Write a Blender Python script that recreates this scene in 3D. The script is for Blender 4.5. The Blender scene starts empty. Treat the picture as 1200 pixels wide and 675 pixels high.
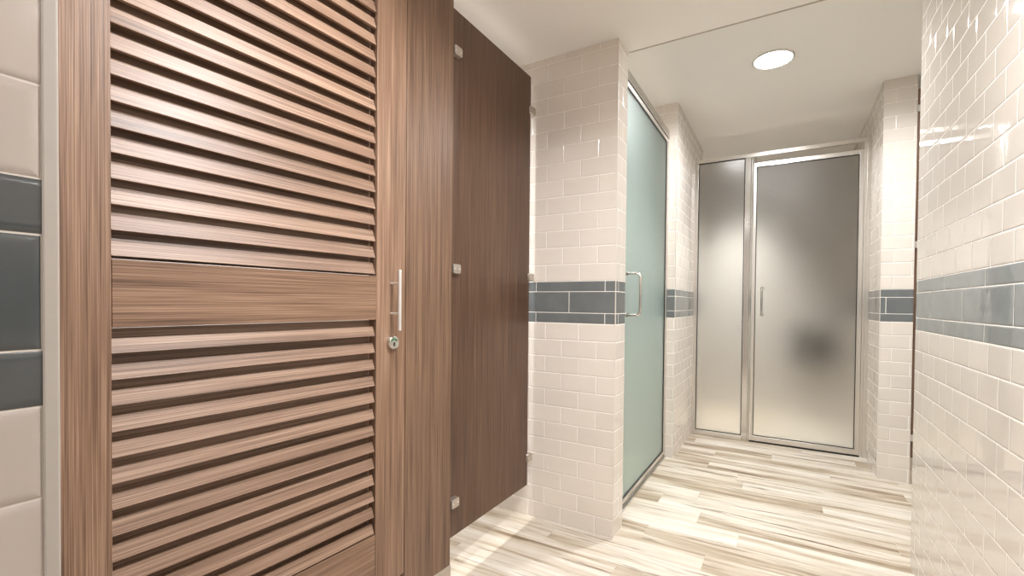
import bpy, bmesh, math, random
from mathutils import Vector, Matrix
random.seed(7)
PI = math.pi
S = bpy.context.scene
COL = S.collection

# ------------------------------------------------------------------ camera
def make_camera():
    f, cx, cy = 533.974, 611.574, 362.679
    yaw, pit, rol = math.radians(29.9511), math.radians(-0.8465), math.radians(0.5459)
    F = Vector((-math.sin(yaw)*math.cos(pit), math.cos(yaw)*math.cos(pit), math.sin(pit)))
    R = Vector((math.cos(yaw), math.sin(yaw), 0))
    U = R.cross(F)
    R2 = R*math.cos(rol) + U*math.sin(rol)
    U2 = -R*math.sin(rol) + U*math.cos(rol)
    cd = bpy.data.cameras.new('camera')
    cd.sensor_width = 36; cd.sensor_fit = 'HORIZONTAL'
    cd.lens = f*36/1200
    cd.shift_x = (600-cx)/1200
    cd.shift_y = (cy-337.5)/1200
    cd.clip_start = 0.02; cd.clip_end = 60
    co = bpy.data.objects.new('camera', cd); COL.objects.link(co)
    m = Matrix((R2, U2, -F)).transposed().to_4x4()
    m.translation = Vector((0, 0, 1.2))
    co.matrix_world = m
    S.camera = co
make_camera()

# ------------------------------------------------------------------ world, exposure, lamp powers
w = bpy.data.worlds.new('world'); S.world = w; w.use_nodes = True
w.node_tree.nodes['Background'].inputs[0].default_value = (1, .95, .9, 1)
w.node_tree.nodes['Background'].inputs[1].default_value = 0.3
S.view_settings.view_transform = 'Standard'
S.view_settings.look = 'None'
S.view_settings.gamma = 1
S.view_settings.use_curve_mapping = False
S.view_settings.exposure = 0.95
LAMPS = [  # x, y, ceiling z, radius, lens strength, downlight watts, beam spread (deg), label
    (-0.086, 3.29, 2.75, 0.105, 46, 17, 158, 'round recessed downlight lit in the raised ceiling between the two glass showers'),
    (-0.72, 0.80, 2.533, 0.10, 24, 7, 150, 'round recessed downlight in the low ceiling above the louvered stall door'),
    (0.0, -0.80, 2.533, 0.12, 18, 4, 150, 'added fill downlight in the low ceiling, unseen behind the viewpoint'),  # fill lamp added behind the camera
    (0.02, 1.02, 2.533, 0.10, 30, 17, 155, 'added unseen downlight in the low ceiling, brightening the louvered stall door'),  # added out of view, set to brighten the lower stall door
    (-1.95, 1.55, 2.533, 0.10, 60, 14, 150, 'round recessed downlight inside the toilet stall behind the brown panel'),
    (-1.42, 3.0, 2.75, 0.10, 6, 15, 80, 'added unseen downlight inside the green glass shower'),  # added to light the interior behind the green glass
    (-0.45, 5.32, 2.75, 0.09, 4, 15, 72, 'round recessed downlight inside the grey glass shower at the end'),
    (1.25, 3.3, 2.75, 0.10, 24, 5.5, 150, 'unseen downlight assumed in the side passage behind the tiled wall'),  # unseen lamp, assumed for lighting the side passage
]

# ------------------------------------------------------------------ node expression helper
class V:
    def __init__(s, nt, sock): s.nt = nt; s.s = sock
    def op(s, o, b=None, c=None, clamp=False):
        n = s.nt.nodes.new('ShaderNodeMath'); n.operation = o; n.use_clamp = clamp
        s.nt.links.new(s.s, n.inputs[0])
        for i, q in ((1, b), (2, c)):
            if q is None: continue
            if isinstance(q, V): s.nt.links.new(q.s, n.inputs[i])
            else: n.inputs[i].default_value = q
        return V(s.nt, n.outputs[0])
    def __add__(s, o): return s.op('ADD', o)
    def __sub__(s, o): return s.op('SUBTRACT', o)
    def __mul__(s, o): return s.op('MULTIPLY', o)
    def __truediv__(s, o): return s.op('DIVIDE', o)
    def floor(s): return s.op('FLOOR')
    def fract(s): return s.op('FRACT')
    def abs(s): return s.op('ABSOLUTE')
    def min(s, o): return s.op('MINIMUM', o)
    def max(s, o): return s.op('MAXIMUM', o)
    def gt(s, o): return s.op('GREATER_THAN', o)
    def lt(s, o): return s.op('LESS_THAN', o)

def const(nt, v):
    n = nt.nodes.new('ShaderNodeValue'); n.outputs[0].default_value = v; return V(nt, n.outputs[0])
def mixf(nt, f, a, b):      # a*(1-f)+b*f
    aa = a if isinstance(a, V) else const(nt, a)
    return aa + ((b if isinstance(b, V) else const(nt, b)) - aa)*f
def ramp(nt, fac, stops, interp='LINEAR'):
    n = nt.nodes.new('ShaderNodeValToRGB'); n.color_ramp.interpolation = interp
    el = n.color_ramp.elements
    while len(el) < len(stops): el.new(0.5)
    for e, (p, c) in zip(el, stops): e.position = p; e.color = (*c, 1)
    nt.links.new(fac.s if isinstance(fac, V) else fac, n.inputs[0]); return n.outputs[0]
def mixc(nt, f, a, b, mode='MIX'):
    n = nt.nodes.new('ShaderNodeMix'); n.data_type = 'RGBA'; n.blend_type = mode
    for i, q in ((0, f), (6, a), (7, b)):
        if isinstance(q, V): nt.links.new(q.s, n.inputs[i])
        elif isinstance(q, bpy.types.NodeSocket): nt.links.new(q, n.inputs[i])
        elif isinstance(q, tuple): n.inputs[i].default_value = (*q, 1)
        else: n.inputs[i].default_value = q
    return n.outputs[2]
def sepxyz(nt, s):
    n = nt.nodes.new('ShaderNodeSeparateXYZ'); nt.links.new(s, n.inputs[0])
    return [V(nt, n.outputs[i]) for i in range(3)]
def comb(nt, x, y, z):
    n = nt.nodes.new('ShaderNodeCombineXYZ')
    for i, q in enumerate((x, y, z)):
        if isinstance(q, V): nt.links.new(q.s, n.inputs[i])
        else: n.inputs[i].default_value = q
    return n.outputs[0]
def noise(nt, vec, scale=1, detail=3, rough=.5, dim='3D'):
    n = nt.nodes.new('ShaderNodeTexNoise'); nt.links.new(vec, n.inputs['Vector'])
    n.inputs['Scale'].default_value = scale; n.inputs['Detail'].default_value = detail
    n.inputs['Roughness'].default_value = rough
    return V(nt, n.outputs['Fac'])
def bump(nt, h, dist, strength=1.0, prev=None):
    n = nt.nodes.new('ShaderNodeBump'); n.inputs['Distance'].default_value = dist
    n.inputs['Strength'].default_value = strength
    nt.links.new(h.s, n.inputs['Height'])
    if prev: nt.links.new(prev, n.inputs['Normal'])
    return n.outputs[0]
def srgb(r, g, b):
    return tuple(((c/255+.055)/1.055)**2.4 if c > 10 else c/255/12.92 for c in (r, g, b))
def new_mat(name):
    m = bpy.data.materials.new(name); m.use_nodes = True
    nt = m.node_tree; b = nt.nodes['Principled BSDF']
    return m, nt, b
def setc(nt, b, name, v):
    if isinstance(v, V): nt.links.new(v.s, b.inputs[name])
    elif isinstance(v, bpy.types.NodeSocket): nt.links.new(v, b.inputs[name])
    elif isinstance(v, tuple): b.inputs[name].default_value = (*v, 1)
    else: b.inputs[name].default_value = v

# ------------------------------------------------------------------ materials
ZB, ZT = 1.093, 1.317        # dark band of tile, bottom and top
def tile_mat(name, white=srgb(219, 210, 200), blue=srgb(108, 112, 112), px=.197, py=.158, ox=-.74, oy=.102,
             oxb=-.996, oyb=.077, rough=.07, wave=.5, grout=srgb(242, 237, 230), edge=.006, gw=.0016, ior=1.6):
    m, nt, b = new_mat(name)
    g = nt.nodes.new('ShaderNodeNewGeometry')
    x, y, z = sepxyz(nt, g.outputs['Position'])
    nx, ny, nz = sepxyz(nt, g.outputs['True Normal'])
    isx = nx.abs().gt(.5)
    P = .0908
    above = z.gt(ZT); below = z.lt(ZB)
    inband = const(nt, 1.0) - above - below
    rz = mixf(nt, above, (const(nt, ZB) - z)/P, (z - ZT)/P + 20.0)
    row = rz.floor(); fr = (rz - row)*P
    dv = fr.min(const(nt, P) - fr)
    zz1, zz2 = ZB+.056, ZT-.055
    dvb = (z-ZB).abs().min((z-ZT).abs()).min((z-zz1).abs()).min((z-zz2).abs())
    dv = mixf(nt, inband, dv, dvb)
    par = (row*.5).fract()*2.0        # 0 or 1
    def dist_u(u, L, off):
        q = (u - off)/L + 40.0
        q1 = (q + par*.5)
        fq = q1.fract(); return fq.min(const(nt, 1.0)-fq)*L, q1.floor()
    ua, ia = dist_u(x, px, ox); ub, ib = dist_u(y, py, oy)
    du_w = mixf(nt, isx, ua, ub); iu = mixf(nt, isx, ia, ib)
    mid = z.gt(zz1)*z.lt(zz2)
    def dist_b(u, off):
        q = (u - off)/.4 + 40.0 + (const(nt, 1.0)-mid)*.5
        fq = q.fract(); return fq.min(const(nt, 1.0)-fq)*.4
    du_b = mixf(nt, isx, dist_b(x, oxb), dist_b(y, oyb))
    du = mixf(nt, inband, du_w, du_b)
    d = dv.min(du)
    gm = d.lt(gw)
    # a little shade from tile to tile
    wn = nt.nodes.new('ShaderNodeTexWhiteNoise'); wn.noise_dimensions = '3D'
    nt.links.new(comb(nt, iu, row, isx), wn.inputs['Vector'])
    var = V(nt, wn.outputs['Value'])
    wc = mixc(nt, var, tuple(c*.97 for c in white), tuple(min(1, c*1.03) for c in white))
    n1 = noise(nt, g.outputs['Position'], 14, 3)
    bc = mixc(nt, n1, tuple(c*.82 for c in blue), tuple(c*1.15 for c in blue))
    tc = mixc(nt, inband, wc, bc)
    setc(nt, b, 'Base Color', mixc(nt, gm, tc, grout))
    setc(nt, b, 'Roughness', mixf(nt, gm, rough, .6))
    b.inputs['IOR'].default_value = ior
    dd = (d - gw*.6).max(0.0).min(edge)/edge
    h = const(nt, 1.0) - (const(nt, 1.0)-dd).op('POWER', 2.5)
    wv = noise(nt, g.outputs['Position'], 9, 2)
    nb = bump(nt, wv, .0035*wave, 1.0)
    nb = bump(nt, h, .0016, 1.0, nb)
    nt.links.new(nb, b.inputs['Normal'])
    return m

def wood_mat(name, grain='Z', base=((70, 50, 37), (124, 95, 75), (160, 131, 109)), rough=.38, vary=None, contrast=1):
    m, nt, b = new_mat(name)
    tcn = nt.nodes.new('ShaderNodeTexCoord')
    x, y, z = sepxyz(nt, tcn.outputs['Object'])
    oi = nt.nodes.new('ShaderNodeObjectInfo')
    a, c = (z, x) if grain == 'Z' else (x, z)        # a along, c across
    yy = y
    jit = const(nt, 0.0)
    if vary:
        jit = (z/vary).floor()
    v1 = comb(nt, a*.35, c*9.0 + yy*3.0, jit*3.7)
    v2 = comb(nt, a*1.3, c*70.0 + yy*60.0, jit*1.3)
    v3 = comb(nt, a*2.6, c*420.0 + yy*380.0, jit)
    n1, n2, n3 = noise(nt, v1, 1, 3), noise(nt, v2, 1, 4, .6), noise(nt, v3, 1, 3, .6)
    f = n1*.30 + n2*.42 + n3*.86 - .29
    if vary:
        wn = nt.nodes.new('ShaderNodeTexWhiteNoise'); wn.noise_dimensions = '1D'
        nt.links.new(jit.s, wn.inputs['W'])
        f = f + (V(nt, wn.outputs['Value']) - .5)*.12
    col = ramp(nt, f, [(.30, srgb(*base[0])), (.50, srgb(*base[1])), (.70, srgb(*base[2]))])
    setc(nt, b, 'Base Color', col)
    setc(nt, b, 'Roughness', n3*.16 + rough - .08)
    nt.links.new(bump(nt, n3*.7 + n2*.3, .0006, .8), b.inputs['Normal'])
    return m

def plain(name, col, rough=.5, metal=0, nscale=40, namp=.06, bmp=0):
    m, nt, b = new_mat(name)
    tcn = nt.nodes.new('ShaderNodeTexCoord')
    n = noise(nt, tcn.outputs['Object'], nscale, 3)
    lo = tuple(c*(1-namp) for c in col); hi = tuple(min(1, c*(1+namp)) for c in col)
    setc(nt, b, 'Base Color', mixc(nt, n, lo, hi))
    setc(nt, b, 'Roughness', n*.06 + rough - .03)
    b.inputs['Metallic'].default_value = metal
    if bmp: nt.links.new(bump(nt, n, bmp), b.inputs['Normal'])
    return m

def glass_mat(name, tint, rough, bscale, bdist):
    m, nt, b = new_mat(name)
    tcn = nt.nodes.new('ShaderNodeTexCoord')
    n = noise(nt, tcn.outputs['Object'], bscale, 3, .6)
    b.inputs['Base Color'].default_value = (*tint, 1)
    b.inputs['Roughness'].default_value = rough
    b.inputs['IOR'].default_value = 1.45
    b.inputs['Transmission Weight'].default_value = 1
    nt.links.new(bump(nt, n, bdist), b.inputs['Normal'])
    return m

def floor_mat():
    m, nt, b = new_mat('wood_look_floor_tile')
    g = nt.nodes.new('ShaderNodeNewGeometry')
    x, y, z = sepxyz(nt, g.outputs['Position'])
    W, L = .155, 1.15
    r = y/W + 30.0; row = r.floor(); fy = r.fract()
    wn = nt.nodes.new('ShaderNodeTexWhiteNoise'); wn.noise_dimensions = '1D'; nt.links.new(row.s, wn.inputs['W'])
    q = x/L + 20.0 + V(nt, wn.outputs['Value']); cell = q.floor(); fx = q.fract()
    wn2 = nt.nodes.new('ShaderNodeTexWhiteNoise'); wn2.noise_dimensions = '2D'
    nt.links.new(comb(nt, row, cell, 0.0), wn2.inputs['Vector'])
    rnd = V(nt, wn2.outputs['Value'])
    dy = fy.min(const(nt, 1.0)-fy)*W; dx = fx.min(const(nt, 1.0)-fx)*L
    seam = dy.min(dx).lt(.0013)
    wob = noise(nt, comb(nt, x*2.0, y*5.0, rnd*9.0), 1, 2)
    v1 = comb(nt, x*.9, y*11.0 + wob*.7, rnd*31.0)
    v2 = comb(nt, x*2.4, y*45.0 + wob*2.0, rnd*17.0)
    v3 = comb(nt, x*1.5, y*27.0 + wob*1.4, rnd*53.0)
    v4 = comb(nt, x*9.0, y*260.0, rnd)
    n1, n2, n3, n4 = noise(nt, v1, 1, 3), noise(nt, v2, 1, 4), noise(nt, v3, 1, 5, .65), noise(nt, v4, 1, 2)
    f = n1*.6 + n2*.3 + (rnd-.5)*.10 + n4*.1
    c = ramp(nt, f, [(.33, srgb(130, 110, 88)), (.42, srgb(168, 152, 130)), (.51, srgb(196, 185, 169)), (.66, srgb(216, 210, 199))])
    dark = (n3 - .575).max(0.0)*11.0
    c = mixc(nt, dark.op('MINIMUM', .8), c, srgb(112, 92, 70))
    c = mixc(nt, seam*.45, c, srgb(180, 168, 152))
    setc(nt, b, 'Base Color', c)
    setc(nt, b, 'Roughness', n2*.12 + .26)
    h = (dy.min(dx)).min(.002)/.002
    nt.links.new(bump(nt, h*.8 + n2*.1, .0008), b.inputs['Normal'])
    return m

M = {}
M['tile'] = tile_mat('cream_subway_tile')
M['tile_near_shaded'] = tile_mat('cream_cushion_tile_shaded', py=.3, oy=.153, oyb=.153, edge=.011, gw=.0010, wave=.3, rough=.12, grout=srgb(185, 176, 166), white=srgb(164,153,144), blue=srgb(66,69,69))  # same tile, colours darkened for the weaker light on this wall
M['tile_long'] = tile_mat('cream_gloss_tile_long_wall', rough=.03, wave=.2, oy=.102+.0, blue=srgb(134, 139, 139), ior=2.1)  # band tone lightened to carry the reflections on this wall
M['plain_tile'] = plain('large_grey_shower_wall', srgb(196, 190, 182), .3, nscale=6, namp=.04)
M['floor'] = floor_mat()
M['ceiling'] = plain('ceiling_paint', srgb(243, 240, 235), .75, nscale=60, namp=.01)
M['paint'] = plain('wall_paint', srgb(228, 222, 214), .7, nscale=60, namp=.01)
M['wood_v'] = wood_mat('walnut_laminate_vertical')
M['wood_h'] = wood_mat('walnut_laminate_horizontal', 'X')
M['wood_slat'] = wood_mat('walnut_laminate_slats', 'X', base=((80, 59, 45), (128, 100, 81), (162, 136, 116)), rough=.44, vary=.0577)
M['wood_mid'] = wood_mat('walnut_laminate_pilaster', base=((58, 41, 30), (108, 82, 64), (140, 113, 92)))
M['wood_panel_shaded'] = wood_mat('walnut_laminate_shaded', base=((50, 34, 24), (88, 63, 47), (114, 87, 68)))  # same laminate as the door, its shade put into the colour
M['chrome'] = plain('polished_aluminium', srgb(214, 212, 208), .16, 1, 200, .03)
M['alu'] = plain('satin_aluminium', srgb(222, 218, 212), .32, 1, 200, .03)
M['steel'] = plain('brushed_steel', srgb(225, 222, 218), .42, .75, 300, .05)
M['rubber'] = plain('black_seal', srgb(30, 29, 28), .6)
M['edge'] = plain('tile_corner_edge', srgb(214, 206, 196), .4, 0, 80, .02)
M['trim'] = plain('tile_edge_trim', srgb(158, 150, 142), .45, 0, 80, .03)
M['green_ind'] = plain('green_indicator', srgb(30, 105, 70), .4)
M['shoe'] = plain('steel_shoe', srgb(198, 190, 180), .35, .9, 200, .04)
M['glass_green'] = glass_mat('green_frosted_glass', srgb(192, 208, 203), .50, 120, .0006)
M['glass_grey'] = glass_mat('obscure_rain_glass', srgb(222, 222, 218), .36, 90, .0022)
M['black'] = plain('black_plastic', srgb(28, 26, 25), .5)
def emit(name, strength, col=(.975, .985, 1)):
    m, nt, b = new_mat(name)
    b.inputs['Base Color'].default_value = (.9, .9, .88, 1)
    b.inputs['Emission Color'].default_value = (*col, 1); b.inputs['Emission Strength'].default_value = strength
    return m

# ------------------------------------------------------------------ mesh helpers
def bx(bm, x0, x1, y0, y1, z0, z1):
    vs = [bm.verts.new(p) for p in ((x0,y0,z0),(x1,y0,z0),(x1,y1,z0),(x0,y1,z0),(x0,y0,z1),(x1,y0,z1),(x1,y1,z1),(x0,y1,z1))]
    for f in ((3,2,1,0),(4,5,6,7),(0,1,5,4),(1,2,6,5),(2,3,7,6),(3,0,4,7)):
        bm.faces.new([vs[i] for i in f])
    return vs
def prism(bm, pts, x0, x1):      # profile in (y,z) swept along x
    a = [bm.verts.new((x0, y, z)) for y, z in pts]; b = [bm.verts.new((x1, y, z)) for y, z in pts]
    n = len(pts)
    bm.faces.new(a[::-1]); bm.faces.new(b)
    for i in range(n): bm.faces.new((a[i], a[(i+1) % n], b[(i+1) % n], b[i]))
def tube(bm, pts, r, seg=14, caps=True):
    pts = [Vector(p) for p in pts]; rings = []
    up = Vector((0, 0, 1))
    t0 = (pts[1]-pts[0]).normalized()
    n = t0.cross(up) if abs(t0.dot(up)) < .95 else t0.cross(Vector((1, 0, 0)))
    n.normalize()
    for i, p in enumerate(pts):
        if i == 0: t = t0
        elif i == len(pts)-1: t = (pts[i]-pts[i-1]).normalized()
        else: t = ((pts[i+1]-p).normalized() + (p-pts[i-1]).normalized()).normalized()
        n = (n - t*n.dot(t)).normalized(); bb = t.cross(n)
        rings.append([bm.verts.new(p + (n*math.cos(2*PI*k/seg) + bb*math.sin(2*PI*k/seg))*r) for k in range(seg)])
    for a, b in zip(rings, rings[1:]):
        for k in range(seg): bm.faces.new((a[k], a[(k+1) % seg], b[(k+1) % seg], b[k]))
    if caps: bm.faces.new(rings[0][::-1]); bm.faces.new(rings[-1])
def lathe(bm, prof, seg=40, axis='Z', c=(0, 0, 0), close=False):
    c = Vector(c); rings = []
    for r, h in prof:
        ring = []
        for k in range(seg):
            a = 2*PI*k/seg
            if axis == 'Z': v = Vector((r*math.cos(a), r*math.sin(a), h))
            else: v = Vector((r*math.cos(a), -h, r*math.sin(a)))     # axis -Y
            ring.append(bm.verts.new(c+v))
        rings.append(ring)
    for a, b in zip(rings, rings[1:]):
        for k in range(seg): bm.faces.new((a[k], a[(k+1) % seg], b[(k+1) % seg], b[k]))
    if close:
        a, b = rings[-1], rings[0]
        for k in range(seg): bm.faces.new((a[k], a[(k+1) % seg], b[(k+1) % seg], b[k]))
    else:
        bm.faces.new(rings[0][::-1]); bm.faces.new(rings[-1])
def obj(name, bm, mat, parent=None, bevel=0, smooth=False, seg=2):
    bmesh.ops.recalc_face_normals(bm, faces=bm.faces)
    me = bpy.data.meshes.new(name); bm.to_mesh(me); bm.free()
    o = bpy.data.objects.new(name, me); COL.objects.link(o)
    me.materials.append(mat)
    if parent: o.parent = parent
    if smooth:
        for p in me.polygons: p.use_smooth = True
    if bevel:
        md = o.modifiers.new('bevel', 'BEVEL'); md.width = bevel; md.segments = seg
        md.limit_method = 'ANGLE'; md.angle_limit = .6
    return o
def thing(name, label, cat, loc=(0, 0, 0), rz=0, group=None):
    o = bpy.data.objects.new(name, None); COL.objects.link(o); o.empty_display_size = .1
    o.location = loc; o.rotation_euler = (0, 0, rz); o['label'] = label; o['category'] = cat
    if group: o['group'] = group
    return o
def struct(name, boxes, mat, bevel=0):
    bm = bmesh.new()
    for b in boxes: bx(bm, *b)
    o = obj(name, bm, mat, None, bevel); o['kind'] = 'structure'
    return o
def box_obj(name, b, mat, parent=None, bevel=.001):
    bm = bmesh.new(); bx(bm, *b); return obj(name, bm, mat, parent, bevel)

# ------------------------------------------------------------------ setting
ZL, ZH = 2.533, 2.75          # low and raised ceiling
struct('floor', [(-2.8, 2.0, -1.7, 5.95, -.06, 0)], M['floor'])
struct('ceiling', [(-2.8, 2.0, -1.7, 2.39, ZL, ZH+.05), (-2.8, 2.0, 2.39, 5.95, ZH, ZH+.05)], M['ceiling'])
struct('wall_partition', [(-2.7, -.74, 2.233, 2.39, 0, ZL)], M['tile'])                   # tiled pier beside the stall
struct('wall_shower_side', [(-2.0, -.733, 3.643, 4.90, 0, ZH)], M['tile'])
struct('wall_right_pier', [(.572, .75, 3.967, 5.75, 0, ZH)], M['tile'])
struct('wall_right', [(.52, .64, -1.6, 2.70, 0, ZL), ], M['tile_long'])
struct('wall_right_upper', [(.52, .64, 2.392, 2.70, ZL, ZH)], M['tile_long'])
struct('wall_left', [(-2.75, -.634, -.02, .153, 0, ZL), (-.76, -.634, -1.6, -.02, 0, ZL)], M['tile_near_shaded'])
struct('wall_stall', [(-2.75, -2.70, .153, 2.233, 0, ZL)], M['paint'])
struct('wall_shower_left', [(-2.1, -2.0, 2.39, 5.75, 0, ZH)], M['tile'])
struct('wall_back', [(-2.1, 1.95, 5.75, 5.90, 0, ZH)], M['plain_tile'])
struct('wall_front', [(-.76, .64, -1.70, -1.60, 0, ZL)], M['paint'])
struct('wall_far_right', [(1.85, 1.95, 1.4, 5.75, 0, ZL)], M['paint'])
struct('wall_passage', [(.64, 1.95, 1.3, 1.4, 0, ZL)], M['paint'])
# rounded edging strip where the near wall ends
bm = bmesh.new()
pts = [(-.634-.004, .1530), (-.6325, .1530), (-.6318, .1545), (-.6318, .1625)]
for k in range(7):
    a = k/6*PI/2; pts.append((-.6343+.0025*math.cos(a), .1630+.0025*math.sin(a)))
pts += [(-.70, .1655), (-.70, .1530)]
lo = [bm.verts.new((x, y, 0)) for x, y in pts]; hi = [bm.verts.new((x, y, ZL)) for x, y in pts]
bm.faces.new(lo[::-1]); bm.faces.new(hi)
for i in range(len(pts)): bm.faces.new((lo[i], lo[(i+1) % len(pts)], hi[(i+1) % len(pts)], hi[i]))
t = obj('trim_1', bm, M['trim']); t['kind'] = 'structure'
# slim corner edging of the pier, and the wall-to-ceiling beads of the end shower
for i, b in enumerate([(-.7425, -.7385, 2.2315, 2.2355, 0, ZL), (-.735, -.7315, 3.6415, 3.645, 0, ZH),
                       (.5705, .574, 3.9655, 3.969, 0, ZH),
                       (-.733, -.727, 4.0, 4.90, ZH-.008, ZH), (.566, .572, 4.0, 5.75, ZH-.008, ZH), (-.735, .52, 2.384, 2.392, ZL-.003, ZL+.006)]):
    t = struct('trim_%d' % (i+2), [b], M['edge'] if i < 3 else M['paint'] if i < 5 else M['shoe'])

# ------------------------------------------------------------------ stall front: louvered door and pilaster, plane turned 3.5 degrees
TH = math.radians(86.48)
H0 = Vector((-1.2798, .2325, 0))
def stall_loc(s):            # point on the stall front plane, s metres from its hinge end
    return Vector((H0.x + .0614*s, H0.y + .99811*s, 0))
DW = .044
# local frame: x along the front, -y towards the corridor
S0 = .045
door = thing('stall_door', 'brown wood grain stall door with two banks of louvers, at the left', 'door', stall_loc(0), TH)
ZD0, ZD1 = .186, 2.43
XL0, XL1, XR0, XR1 = S0, .181, .886, 1.0165
box_obj('stile', (XL0, XL1, 0, DW, ZD0, ZD1), M['wood_v'], door, .0012)
rst = box_obj('stile', (XR0, XR1, 0, DW, ZD0, ZD1), M['wood_v'], door, .0012)
box_obj('rail', (XL1+.001, XR0, .001, DW, 1.137, 1.2875), M['wood_h'], door, .0012)
box_obj('rail', (XL1+.001, XR0, .001, DW, ZD0, .384), M['wood_h'], door, .0012)
box_obj('rail', (XL1+.001, XR0, .001, DW, 2.36, ZD1), M['wood_h'], door, .0012)
def louvers(z_start, z_end, n, cut, tilt=20):
    bm = bmesh.new(); p = (z_end - z_start)/n
    t = math.tan(math.radians(tilt)); hgt = p - cut; th = .010/math.cos(math.radians(tilt))
    for k in range(n):
        z0 = z_start + k*p + .003
        top = min(z0 + hgt, z_end + .02)
        y1 = .001 + (top-z0)*t
        e = .0012
        prism(bm, [(.001+e*.4, z0), (.001, z0+e), (y1, top), (y1+th, top), (.001+th, z0)], XL1+.0005, XR0-.005)
    bx(bm, XL1+.0005, XR0-.0005, .0370, .0430, z_start, z_end)
    return bm
obj('louver_panel', louvers(1.289+.002, 2.357, 19, .0165), M['wood_slat'], door)
obj('louver_panel', louvers(.3865, 1.134, 13, .0245), M['wood_slat'], door)
# pull handle on the right stile: bar on two posts
bm = bmesh.new(); hx = .949; oy = -.046
tube(bm, [(hx, oy, 1.098), (hx, oy, 1.312)], .0062, 18)
hb = obj('pull_handle', bm, M['steel'], door, .001, smooth=False)
for zz in (1.157, 1.264):
    bm = bmesh.new(); tube(bm, [(hx, .001, zz), (hx, oy+.003, zz)], .0045, 14); obj('post', bm, M['steel'], hb)
# occupancy lock
bm = bmesh.new(); lathe(bm, [(.0235, 0), (.0235, .012), (.0225, .0145), (.0205, .0155), (.0195, .0145), (.0001, .0145)][:], 40, 'Y', (.953, 0, 1.053))
lk = obj('occupancy_lock', bm, M['chrome'], door)
bm = bmesh.new()
arc = [(math.cos(a), math.sin(a)) for a in [math.radians(20+i*14) for i in range(11)]]
vo = [bm.verts.new((.953+.0150*c, -.0149, 1.053+.0150*s)) for c, s in arc]; vi = [bm.verts.new((.953+.0095*c, -.0149, 1.053+.0095*s)) for c, s in arc]
for i in range(10): bm.faces.new((vo[i], vo[i+1], vi[i+1], vi[i]))
ext = bmesh.ops.extrude_face_region(bm, geom=bm.faces[:])
bmesh.ops.translate(bm, verts=[v for v in ext['geom'] if isinstance(v, bmesh.types.BMVert)], vec=(0, -.0006, 0))
o = obj('indicator', bm, M['green_ind'], lk); o['label'] = 'green window of the lock'
box_obj('coin_slot', (.951, .955, -.0165, -.014, 1.041, 1.054), M['black'], lk, .0004)

pil = thing('stall_pilaster', 'tall narrow brown wood grain pilaster right of the louvered stall door', 'partition', stall_loc(0), TH)
box_obj('board', (1.0205, 1.2705, .001, .028, .095, ZL-.004), M['wood_mid'], pil, .001)
box_obj('shoe', (1.0185, 1.2725, -.0015, .031, 0.0, .0948), M['shoe'], pil, .001)

def bracket(parent, y, z, th=.013):
    """small clip plate standing off a panel, in the parent's frame, its face towards +x"""
    bm = bmesh.new()
    pts = []
    hw, hh = .027, .022
    for (cy_, cz_) in ((1, 1), (-1, 1), (-1, -1), (1, -1)):
        for k in range(4):
            an = {(1, 1): 0, (-1, 1): 90, (-1, -1): 180, (1, -1): 270}[(cy_, cz_)] + k*30
            pts.append((cy_*(hw-.008) + .008*math.cos(math.radians(an)), cz_*(hh-.008) + .008*math.sin(math.radians(an))))
    A = [bm.verts.new((.0005, y+p[0], z+p[1])) for p in pts]; B = [bm.verts.new((th, y+p[0]*.9, z+p[1]*.88)) for p in pts]
    bm.faces.new(A[::-1]); bm.faces.new(B)
    for i in range(len(pts)): bm.faces.new((A[i], A[(i+1) % len(pts)], B[(i+1) % len(pts)], B[i]))
    br = obj('bracket', bm, M['shoe'], parent, .001)
    for dy in (-.015, .015):
        bm = bmesh.new()
        lathe(bm, [(.0042, 0), (.0042, .0012), (.003, .002)], 12, 'Z')
        for v in bm.verts: v.co = Vector((th-.0002+v.co.z, y+dy+v.co.x, z+v.co.y))
        obj('screw', bm, M['steel'], br)

pan = thing('privacy_panel', 'wide dark brown wood grain panel raised off the floor beside the tiled pier', 'partition', (-1.22, 1.503, 0), 0)
box_obj('board', (-.032, 0, .0, .690, .192, 2.434), M['wood_panel_shaded'], pan, .001)
for zz in (2.2515, 1.3404, .345):
    bracket(pan, .029, zz, .022)
    bracket(pan, .700, zz)

# ------------------------------------------------------------------ green glass shower in the left wall
XD = -.79; Y0, Y1 = 2.50, 3.643; TOP = 2.542
enc = thing('shower_enclosure', 'metal framed shower front with one green frosted glass door, in the left wall', 'shower', (XD, Y0, 0))
W_ = Y1-Y0
def encp(name, b, mat, bev=.0012): return box_obj(name, b, mat, enc, bev)
bm = bmesh.new()                                        # header: stepped profile with two grooves
for a, b_, d0 in ((0, .018, 0), (.018, .023, -.006), (.023, .040, -.001), (.040, .045, -.007), (.045, .062, -.002)):
    bx(bm, -.035, d0, 0.0, W_, TOP-.062+a, TOP-.062+b_)
obj('header', bm, M['chrome'], enc, .0008)
encp('jamb', (-.035, -.003, -.0, .030, .034, TOP-.063), M['alu'])
encp('jamb', (-.035, -.003, W_-.030, W_, .034, TOP-.063), M['alu'])
bm = bmesh.new()
bx(bm, -.060, .004, .0, W_, 0, .016); bx(bm, -.055, -.006, .0, W_, .016, .022); bx(bm, -.050, -.010, .0, W_, .022, .033)
obj('threshold', bm, M['chrome'], enc, .0012)
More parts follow.
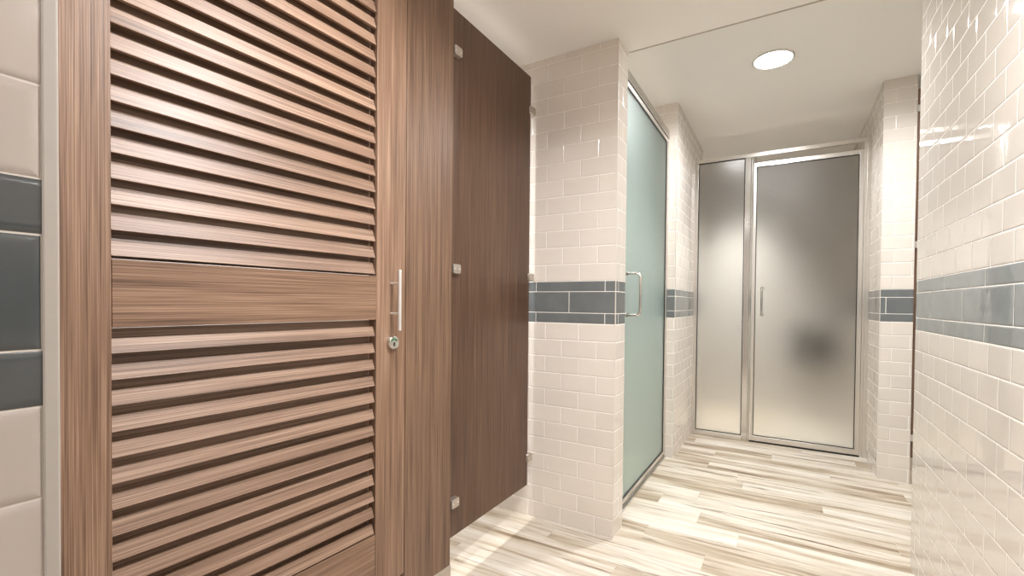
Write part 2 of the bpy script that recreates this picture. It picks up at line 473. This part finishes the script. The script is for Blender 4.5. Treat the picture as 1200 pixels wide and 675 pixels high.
# filler block hidden on the wall side so that the door opening is closed at the near end
struct('wall_shower_return', [(-.86, -.79-.0, 2.39, 2.50, 0, TOP)], M['tile'])
bm = bmesh.new()
ya, yb, za, zb = .034, W_-.034, .038, TOP-.068
bx(bm, -.030, -.004, ya, ya+.028, za, zb); bx(bm, -.030, -.004, yb-.020, yb, za, zb)
bx(bm, -.030, -.004, ya+.028, yb-.020, zb-.030, zb); bx(bm, -.030, -.004, ya+.028, yb-.020, za, za+.024)
gd = obj('door', bm, M['alu'], enc, .0012); gd['label'] = 'green frosted glass door'
ga, gb, gc, ge = ya+.028, yb-.020, za+.024, zb-.030
bm = bmesh.new(); s_ = .004
bx(bm, -.022, -.008, ga, ga+s_, gc, ge); bx(bm, -.022, -.008, gb-s_, gb, gc, ge)
bx(bm, -.022, -.008, ga+s_, gb-s_, ge-s_, ge); bx(bm, -.022, -.008, ga+s_, gb-s_, gc, gc+s_)
obj('seal', bm, M['rubber'], gd)
box_obj('glass', (-.018, -.012, ga+s_, gb-s_, gc+s_, ge-s_), M['glass_green'], gd, 0)
def dpull(parent, y, z0, z1, x0, off, r, mat, name='pull_handle', ax='x'):
    pts = []
    rb = .026
    P = [(0, z0)]
    for k in range(7): a = k/6*PI/2; P.append((off-rb+rb*math.sin(a), z0+rb-rb*math.cos(a)))
    for k in range(7): a = k/6*PI/2; P.append((off-rb+rb*math.cos(a), z1-rb+rb*math.sin(a)))
    P.append((0, z1))
    bm = bmesh.new()
    if ax == 'x': tube(bm, [(x0+a, y, z) for a, z in P], r, 14)
    else: tube(bm, [(y, x0-a, z) for a, z in P], r, 14)
    o = obj(name, bm, mat, parent, 0, True)
    for z in (z0, z1):
        bm = bmesh.new()
        if ax == 'x': tube(bm, [(x0-.0005, y, z), (x0+.004, y, z)], r*1.7, 18)
        else: tube(bm, [(y, x0+.0005, z), (y, x0-.004, z)], r*1.7, 18)
        obj('rosette', bm, mat, o)
    return o
dpull(gd, ya+.050, 1.135, 1.375, -.004, .082, .0085, M['chrome'])

# ------------------------------------------------------------------ grey glass shower at the end
YB = 4.451
e2 = thing('shower_enclosure', 'wide metal framed shower front with grey frosted glass door and side pane, at the end', 'shower', (0, YB, 0))
XA, XB = -.733, .572
def e2p(name, b, mat=M['alu'], bev=.0012): return box_obj(name, b, mat, e2, bev)
bm = bmesh.new(); bx(bm, XA, XB, 0, .032, 2.490, 2.506); bx(bm, XA, XB, -.004, .036, 2.506, 2.520)
obj('header', bm, M['alu'], e2, .0012)
e2p('jamb', (XA, XA+.030, 0, .032, .0, 2.4895))
bm = bmesh.new(); bx(bm, XB-.026, XB, 0, .032, 0, 2.4895); bx(bm, XB-.042, XB-.026, .006, .028, 0, 2.4895)
obj('jamb', bm, M['alu'], e2, .0012)
bm = bmesh.new(); bx(bm, -.316, -.252, .004, .036, 0, 2.4895)
tube(bm, [(-.262, -.001, .01), (-.262, -.001, 2.48)], .010, 16)
obj('post', bm, M['chrome'], e2, .0012)
bm = bmesh.new(); bx(bm, XA+.030, -.316, 0, .032, 0, .030); bx(bm, XA+.030, -.316, .004, .028, .030, .044)
obj('sill', bm, M['alu'], e2, .0012)
e2p('threshold', (-.252, XB-.042, .006, .034, 0, .008), M['rubber'], 0)
fx0, fx1, fz0, fz1 = XA+.032, -.318, .0445, 2.489
bm = bmesh.new(); s_ = .006
bx(bm, fx0, fx0+s_, .008, .022, fz0, fz1); bx(bm, fx1-s_, fx1, .008, .022, fz0, fz1)
bx(bm, fx0+s_, fx1-s_, .008, .022, fz1-s_, fz1); bx(bm, fx0+s_, fx1-s_, .008, .022, fz0, fz0+s_)
sp = obj('side_pane', bm, M['rubber'], e2)
box_obj('glass', (fx0+s_, fx1-s_, .012, .018, fz0+s_, fz1-s_), M['glass_grey'], sp, 0)
dx0, dx1, dz0, dz1 = -.248, XB-.045, .016, 2.432
bm = bmesh.new()
bx(bm, dx0, dx0+.022, .0, .028, dz0, dz1); bx(bm, dx1-.030, dx1, .0, .028, dz0, dz1)
bx(bm, dx0+.022, dx1-.030, .0, .028, dz1-.034, dz1); bx(bm, dx0+.022, dx1-.030, .0, .028, dz0, dz0+.042)
d2 = obj('door', bm, M['alu'], e2, .0012); d2['label'] = 'wide grey frosted glass door'
gx0, gx1, gz0, gz1 = dx0+.022, dx1-.030, dz0+.042, dz1-.034
bm = bmesh.new(); s_ = .005
bx(bm, gx0, gx0+s_, .005, .023, gz0, gz1); bx(bm, gx1-s_, gx1, .005, .023, gz0, gz1)
bx(bm, gx0+s_, gx1-s_, .005, .023, gz1-s_, gz1); bx(bm, gx0+s_, gx1-s_, .005, .023, gz0, gz0+s_)
obj('seal', bm, M['rubber'], d2)
box_obj('glass', (gx0+s_, gx1-s_, .011, .017, gz0+s_, gz1-s_), M['glass_grey'], d2, 0)
dpull(d2, -.170, 1.115, 1.345, .011, .060, .0085, M['chrome'], ax='y')
bm = bmesh.new(); tube(bm, [(-.235, .014, 2.432), (-.235, .014, 2.4895)], .008, 12); obj('hinge_pin', bm, M['chrome'], e2)

# ------------------------------------------------------------------ stall partition in the side passage
p2 = thing('stall_pilaster', 'narrow brown strip of a partition right of the far white pier', 'partition', (.752, 3.985, 0))
box_obj('board', (0.0, .30, 0, .025, .175, 2.66), M['wood_v'], p2, .001)
box_obj('shoe', (-.001, .301, -.003, .028, 0, .1745), M['shoe'], p2, .001)
for zz in (.311, 1.6156, 2.527):
    box_obj('bracket', (.001, .05, -.012, -.0005, zz-.022, zz+.022), M['steel'], p2, .002)

# dark slatted form added behind the grey glass to make its dim patch
st_ = thing('dark_patch_form', 'dark slatted form added behind the grey glass for its dim patch', 'dark_form', (.27, 5.75, .50))
bm = bmesh.new()
for k in range(5): bx(bm, -.20+k*.082, -.20+k*.082+.074, -.062, -.036, .06, .46)
bx(bm, -.20, .202, -.036, -.020, .12, .16); bx(bm, -.20, .202, -.036, -.020, .36, .40)
obj('dark_form', bm, M['black'], st_, .004)
bm = bmesh.new(); bx(bm, -.17, .17, -.020, -.0005, .02, .07); obj('hinge', bm, M['steel'], st_, .002)  # mount of the added dark form
# ------------------------------------------------------------------ recessed downlights
for i, (x, y, z, r, st, watts, spread, lab) in enumerate(LAMPS):
    L = thing('recessed_light', lab, 'light', (x, y, z))
    bm = bmesh.new()
    lathe(bm, [(r, .0), (r*1.13, -.0005), (r*1.14, -.004), (r*1.10, -.008), (r*1.02, -.009), (r, -.006)], 48, close=True)
    obj('trim_ring', bm, M['steel'], L, 0, True)
    bm = bmesh.new(); lathe(bm, [(r*.999, -.001), (r*.999, -.005)], 48)
    obj('lens', bm, emit('lamp_lens_%d' % i, st), L)
    ld = bpy.data.lights.new('downlight_beam', 'AREA'); ld.shape = 'DISK'; ld.size = r*1.9
    ld.energy = watts; ld.spread = math.radians(spread); ld.color = (.975, .985, 1)
    lo_ = bpy.data.objects.new('downlight_beam', ld); COL.objects.link(lo_); lo_.parent = L; lo_.location = (0, 0, -.0105)
